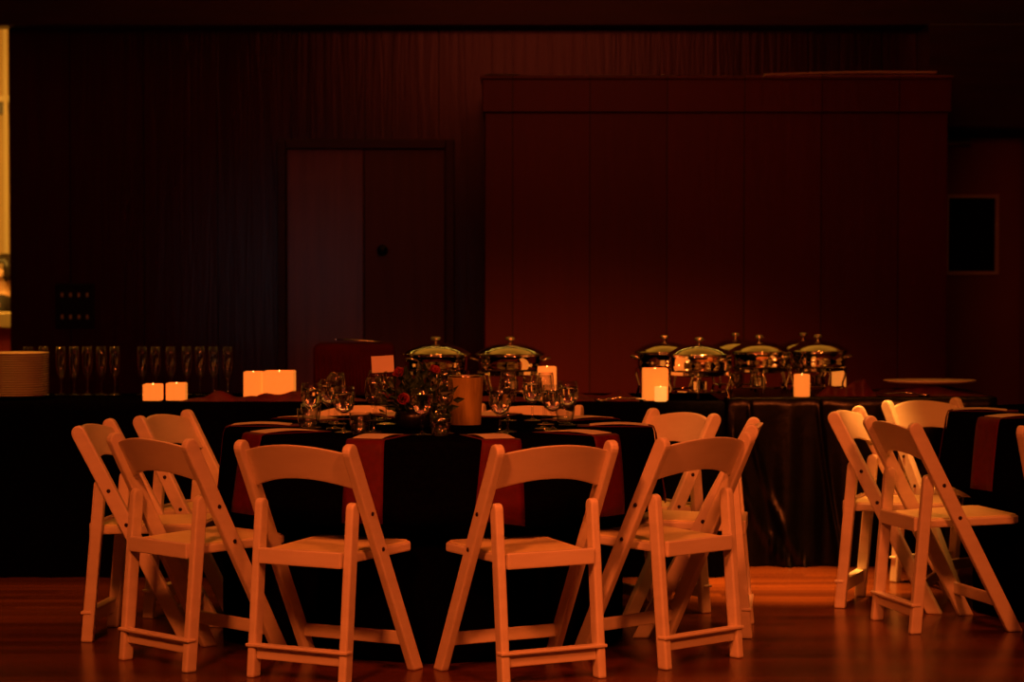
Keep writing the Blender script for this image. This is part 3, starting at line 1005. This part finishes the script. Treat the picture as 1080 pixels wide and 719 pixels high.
# dark red covered box
bx = thing('covered_box', 'dark red cloth-covered box behind the goblets', 'box', (at(374, 10.72), 10.72, BZ), .04)
bm = box(-.185, .185, -.13, .13, 0, .238)
o = obj('cover', bm, 'redcloth', bx)
b_ = o.modifiers.new('round', 'BEVEL'); b_.width = .03; b_.segments = 4
fo = bmesh.new()
for k in range(12):
    x = -.17 + .34 * k / 11
    tube([(x, -.131, .19), (x + .004, -.136, .10), (x + .008, -.140, .006)], [.003, .007, .009], 6, fo)
obj('cover_folds', fo, 'redcloth', bx, smooth=True)
tg = thing('tongs', 'thin steel tongs lying on top of the dark red box', 'tongs', (at(379, 10.70), 10.70, BZ + .2385), -.08)
for s in (-1, 1):
    obj('arm', tube([(-.105, 0, .016), (-.03, s * .014, .014), (.05, s * .016, .008), (.105, s * .006, .004)], [.004, .003, .003, .004], 8), 'steel', tg, smooth=True)
obj('hinge', tube([(-.108, -.01, .016), (-.108, .01, .016)], .005, 8), 'steel', tg)

# stacked dinner plates
p0 = None
NP = 19
for k in range(NP):
    nm = ORD[NP - 1 - k]
    lab = ('topmost white dinner plate of the tall stack' if k == NP - 1 else f'white dinner plate in the tall stack, {nm} from the top')
    p = (at(16, 10.42) + random.uniform(-.0015, .0015), 10.42, BZ + .0102 * k)
    if p0 is None:
        p0 = obj('dinner_plate', lathe([(0, 0), (.072, 0), (.076, .0015), (.092, .004), (.118, .010), (.146, .0185), (.1475, .0205), (.145, .0215), (.117, .0130), (.090, .0075), (.073, .0048), (0, .0045)], 64), 'china', smooth=True)
        p0.location = p
        tag(p0, lab, 'plate', 'stacked dinner plates')
    else:
        q = p0.copy(); COL.objects.link(q); q.location = p; q['label'] = lab

# ------------------------------------------------------------------ side room: counter and person
bc = thing('bar_counter', 'cream topped counter with deep red front in the lit side room', 'counter', (-3.9, 15.2, 0))
obj('front_panel', box(-1.4, 1.15, -.25, .25, 0, .965), 'bar_red', bc, bevel=.006)
obj('countertop', box(-1.43, 1.17, -.29, .29, .966, 1.06), 'ochre', bc, bevel=.008)

def skin_obj(name, verts, edges, radii, m, parent, sub=2, root=0, loc=None):
    me = bpy.data.meshes.new(name)
    bm = bmesh.new()
    ly = bm.verts.layers.skin.verify()
    vs = []
    for i, p in enumerate(verts):
        v = bm.verts.new(p)
        r = radii[i]
        v[ly].radius = r if isinstance(r, tuple) else (r, r)
        v[ly].use_root = (i == root)
        vs.append(v)
    for i, j in edges:
        bm.edges.new((vs[i], vs[j]))
    bm.to_mesh(me)
    bm.free()
    me.materials.append(M[m])
    o = bpy.data.objects.new(name, me)
    COL.objects.link(o)
    o.parent = parent
    s = o.modifiers.new('skin', 'SKIN'); s.use_smooth_shade = True
    ss = o.modifiers.new('sub', 'SUBSURF'); ss.levels = sub; ss.render_levels = sub
    return o

# person seated on a stool behind the counter, facing the left; local +x is forward
pp = thing('person', 'person with dark hair, glasses and dark clothes in the lit side room', 'person', (at(7, 15.95), 15.95, -.03), PI - .25)
V, E_, R_ = [], [], []
def av(p, r, link=None):
    V.append(p); R_.append(r)
    if link is not None: E_.append((link, len(V) - 1))
    return len(V) - 1
pel = av((-.02, 0, .66), (.12, .15))
sp1 = av((-.02, 0, .82), (.105, .14), pel)
ch = av((0, 0, 1.00), (.11, .165), sp1)
sh = av((0, 0, 1.12), (.08, .12), ch)
nk = av((.005, 0, 1.20), .052, sh)
hd0 = av((.02, 0, 1.255), .062, nk)
hd1 = av((.02, 0, 1.335), (.088, .074), hd0)
hd2 = av((.01, 0, 1.385), (.075, .066), hd1)
hands = []
for s in (-1, 1):
    a = av((0, s * .17, 1.10), .055, sh)
    b = av((.04, s * .215, .93), .045, a)
    c = av((.10, s * .22, .84), .040, b)
    d = av((.27, s * .15, .98), .028, c)
    e = av((.345, s * .12, 1.015), (.030, .020), d)
    hands.append(e)
    for q in range(4):
        y = s * .12 + (q - 1.5) * .019
        L_ = (.030, .036, .033, .025)[q]
        f1 = av((.385, y, 1.018), .0095, e)
        f2 = av((.385 + L_, y, 1.012), .0085, f1)
        av((.385 + L_ * 1.6, y, .998), .0075, f2)
    t1 = av((.355, s * .12 - s * .035, 1.005), .0105, e)
    av((.385, s * .12 - s * .048, .998), .009, t1)
for s in (-1, 1):
    h = av((.03, s * .09, .64), .088, pel)
    k_ = av((.38, s * .12, .62), .062, h)
    an = av((.36, s * .12, .20), .042, k_)
    ft = av((.47, s * .13, .15), (.04, .03), an)
skin_obj('body', V, E_, R_, 'skin', pp)
# facial features on the head, part of the skin-coloured head area
obj('nose', lathe([(0, -.012), (.013, -.01), (.009, .012), (0, .03)], 12), 'skin', pp, smooth=True, loc=(.108, 0, 1.325))
for s in (-1, 1):
    obj('ear', lathe([(0, -.008), (.018, -.006), (.022, 0), (.018, .006), (0, .004)], 14), 'skin', pp, smooth=True, loc=(.012, s * .078, 1.325)).rotation_euler = (PI / 2, 0, 0)
    obj('eye', lathe([(0, -.009), (.007, -.006), (.009, 0), (.007, .006), (0, .009)], 12), 'china', pp, smooth=True, loc=(.088, s * .032, 1.348))
obj('mouth', tube([(.094, -.022, 1.280), (.103, 0, 1.279), (.094, .022, 1.280)], .004, 8), 'bar_red', pp, smooth=True)
g = bmesh.new()
for s in (-1, 1):
    ringp = [(.108, s * .034 + .024 * math.cos(a_ * PI / 8), 1.348 + .018 * math.sin(a_ * PI / 8)) for a_ in range(17)]
    tube(ringp, .0022, 6, g)
    tube([(.104, s * .057, 1.352), (.01, s * .086, 1.348)], .002, 6, g)
tube([(.109, -.010, 1.352), (.109, .010, 1.352)], .002, 6, g)
obj('glasses', g, 'black_frame', pp)
# hair cap
hb = bmesh.new()
bmesh.ops.create_uvsphere(hb, u_segments=32, v_segments=20, radius=1)
for v in list(hb.verts):
    v.co = Vector((v.co.x * .115, v.co.y * .093, v.co.z * .105))
dl = [v for v in hb.verts if (v.co.x > -.005 and v.co.z < .045) or v.co.z < -.075]
bmesh.ops.delete(hb, geom=dl, context='VERTS')
for v in hb.verts:
    a_ = math.atan2(v.co.y, v.co.x)
    v.co *= 1 + .035 * math.sin(a_ * 9 + v.co.z * 40)
obj('hair', hb, 'hair', pp, smooth=True, solid=.012, loc=(.0, 0, 1.365))
# clothes
def sub_skin(name, pts, m, **kw):
    vs = [p[0] for p in pts]; rs = [p[1] for p in pts]; es = [(p[2], i) for i, p in enumerate(pts) if p[2] is not None]
    return skin_obj(name, vs, es, rs, m, pp, **kw)
sub_skin('shirt', [((-.02, 0, .70), (.128, .158), None), ((-.02, 0, .83), (.115, .15), 0), ((0, 0, 1.00), (.12, .175), 1), ((0, 0, 1.12), (.105, .15), 2), ((.003, 0, 1.215), .082, 3),
                   ((0, .17, 1.10), .074, 3), ((.04, .215, .93), .054, 5), ((.10, .22, .84), .049, 6), ((.25, .158, .965), .038, 7),
                   ((0, -.17, 1.10), .074, 3), ((.04, -.215, .93), .054, 9), ((.10, -.22, .84), .049, 10), ((.25, -.158, .965), .038, 11)], 'shirt')
sub_skin('vest', [((-.02, 0, .69), (.140, .168), None), ((-.02, 0, .83), (.127, .162), 0), ((0, 0, 1.00), (.132, .186), 1), ((-.002, 0, 1.10), (.11, .155), 2)], 'vest')
sub_skin('trousers', [((-.02, 0, .66), (.135, .165), None), ((.03, .09, .64), .102, 0), ((.38, .12, .62), .074, 1), ((.36, .12, .22), .052, 2),
                      ((.03, -.09, .64), .102, 0), ((.38, -.12, .62), .074, 4), ((.36, -.12, .22), .052, 5)], 'trousers')
st = thing('bar_stool', 'bar stool under the person in the side room', 'stool', (at(7, 15.95), 15.95, 0))
obj('seat', lathe([(0, .38), (.15, .38), (.165, .39), (.165, .405), (.15, .415), (0, .415)], 32), 'black_metal', st, smooth=True)
for k in range(4):
    a = PI / 4 + k * PI / 2
    obj('leg', tube([(.11 * math.cos(a), .11 * math.sin(a), .378), (.19 * math.cos(a), .19 * math.sin(a), .012)], .012, 10), 'steel', st)
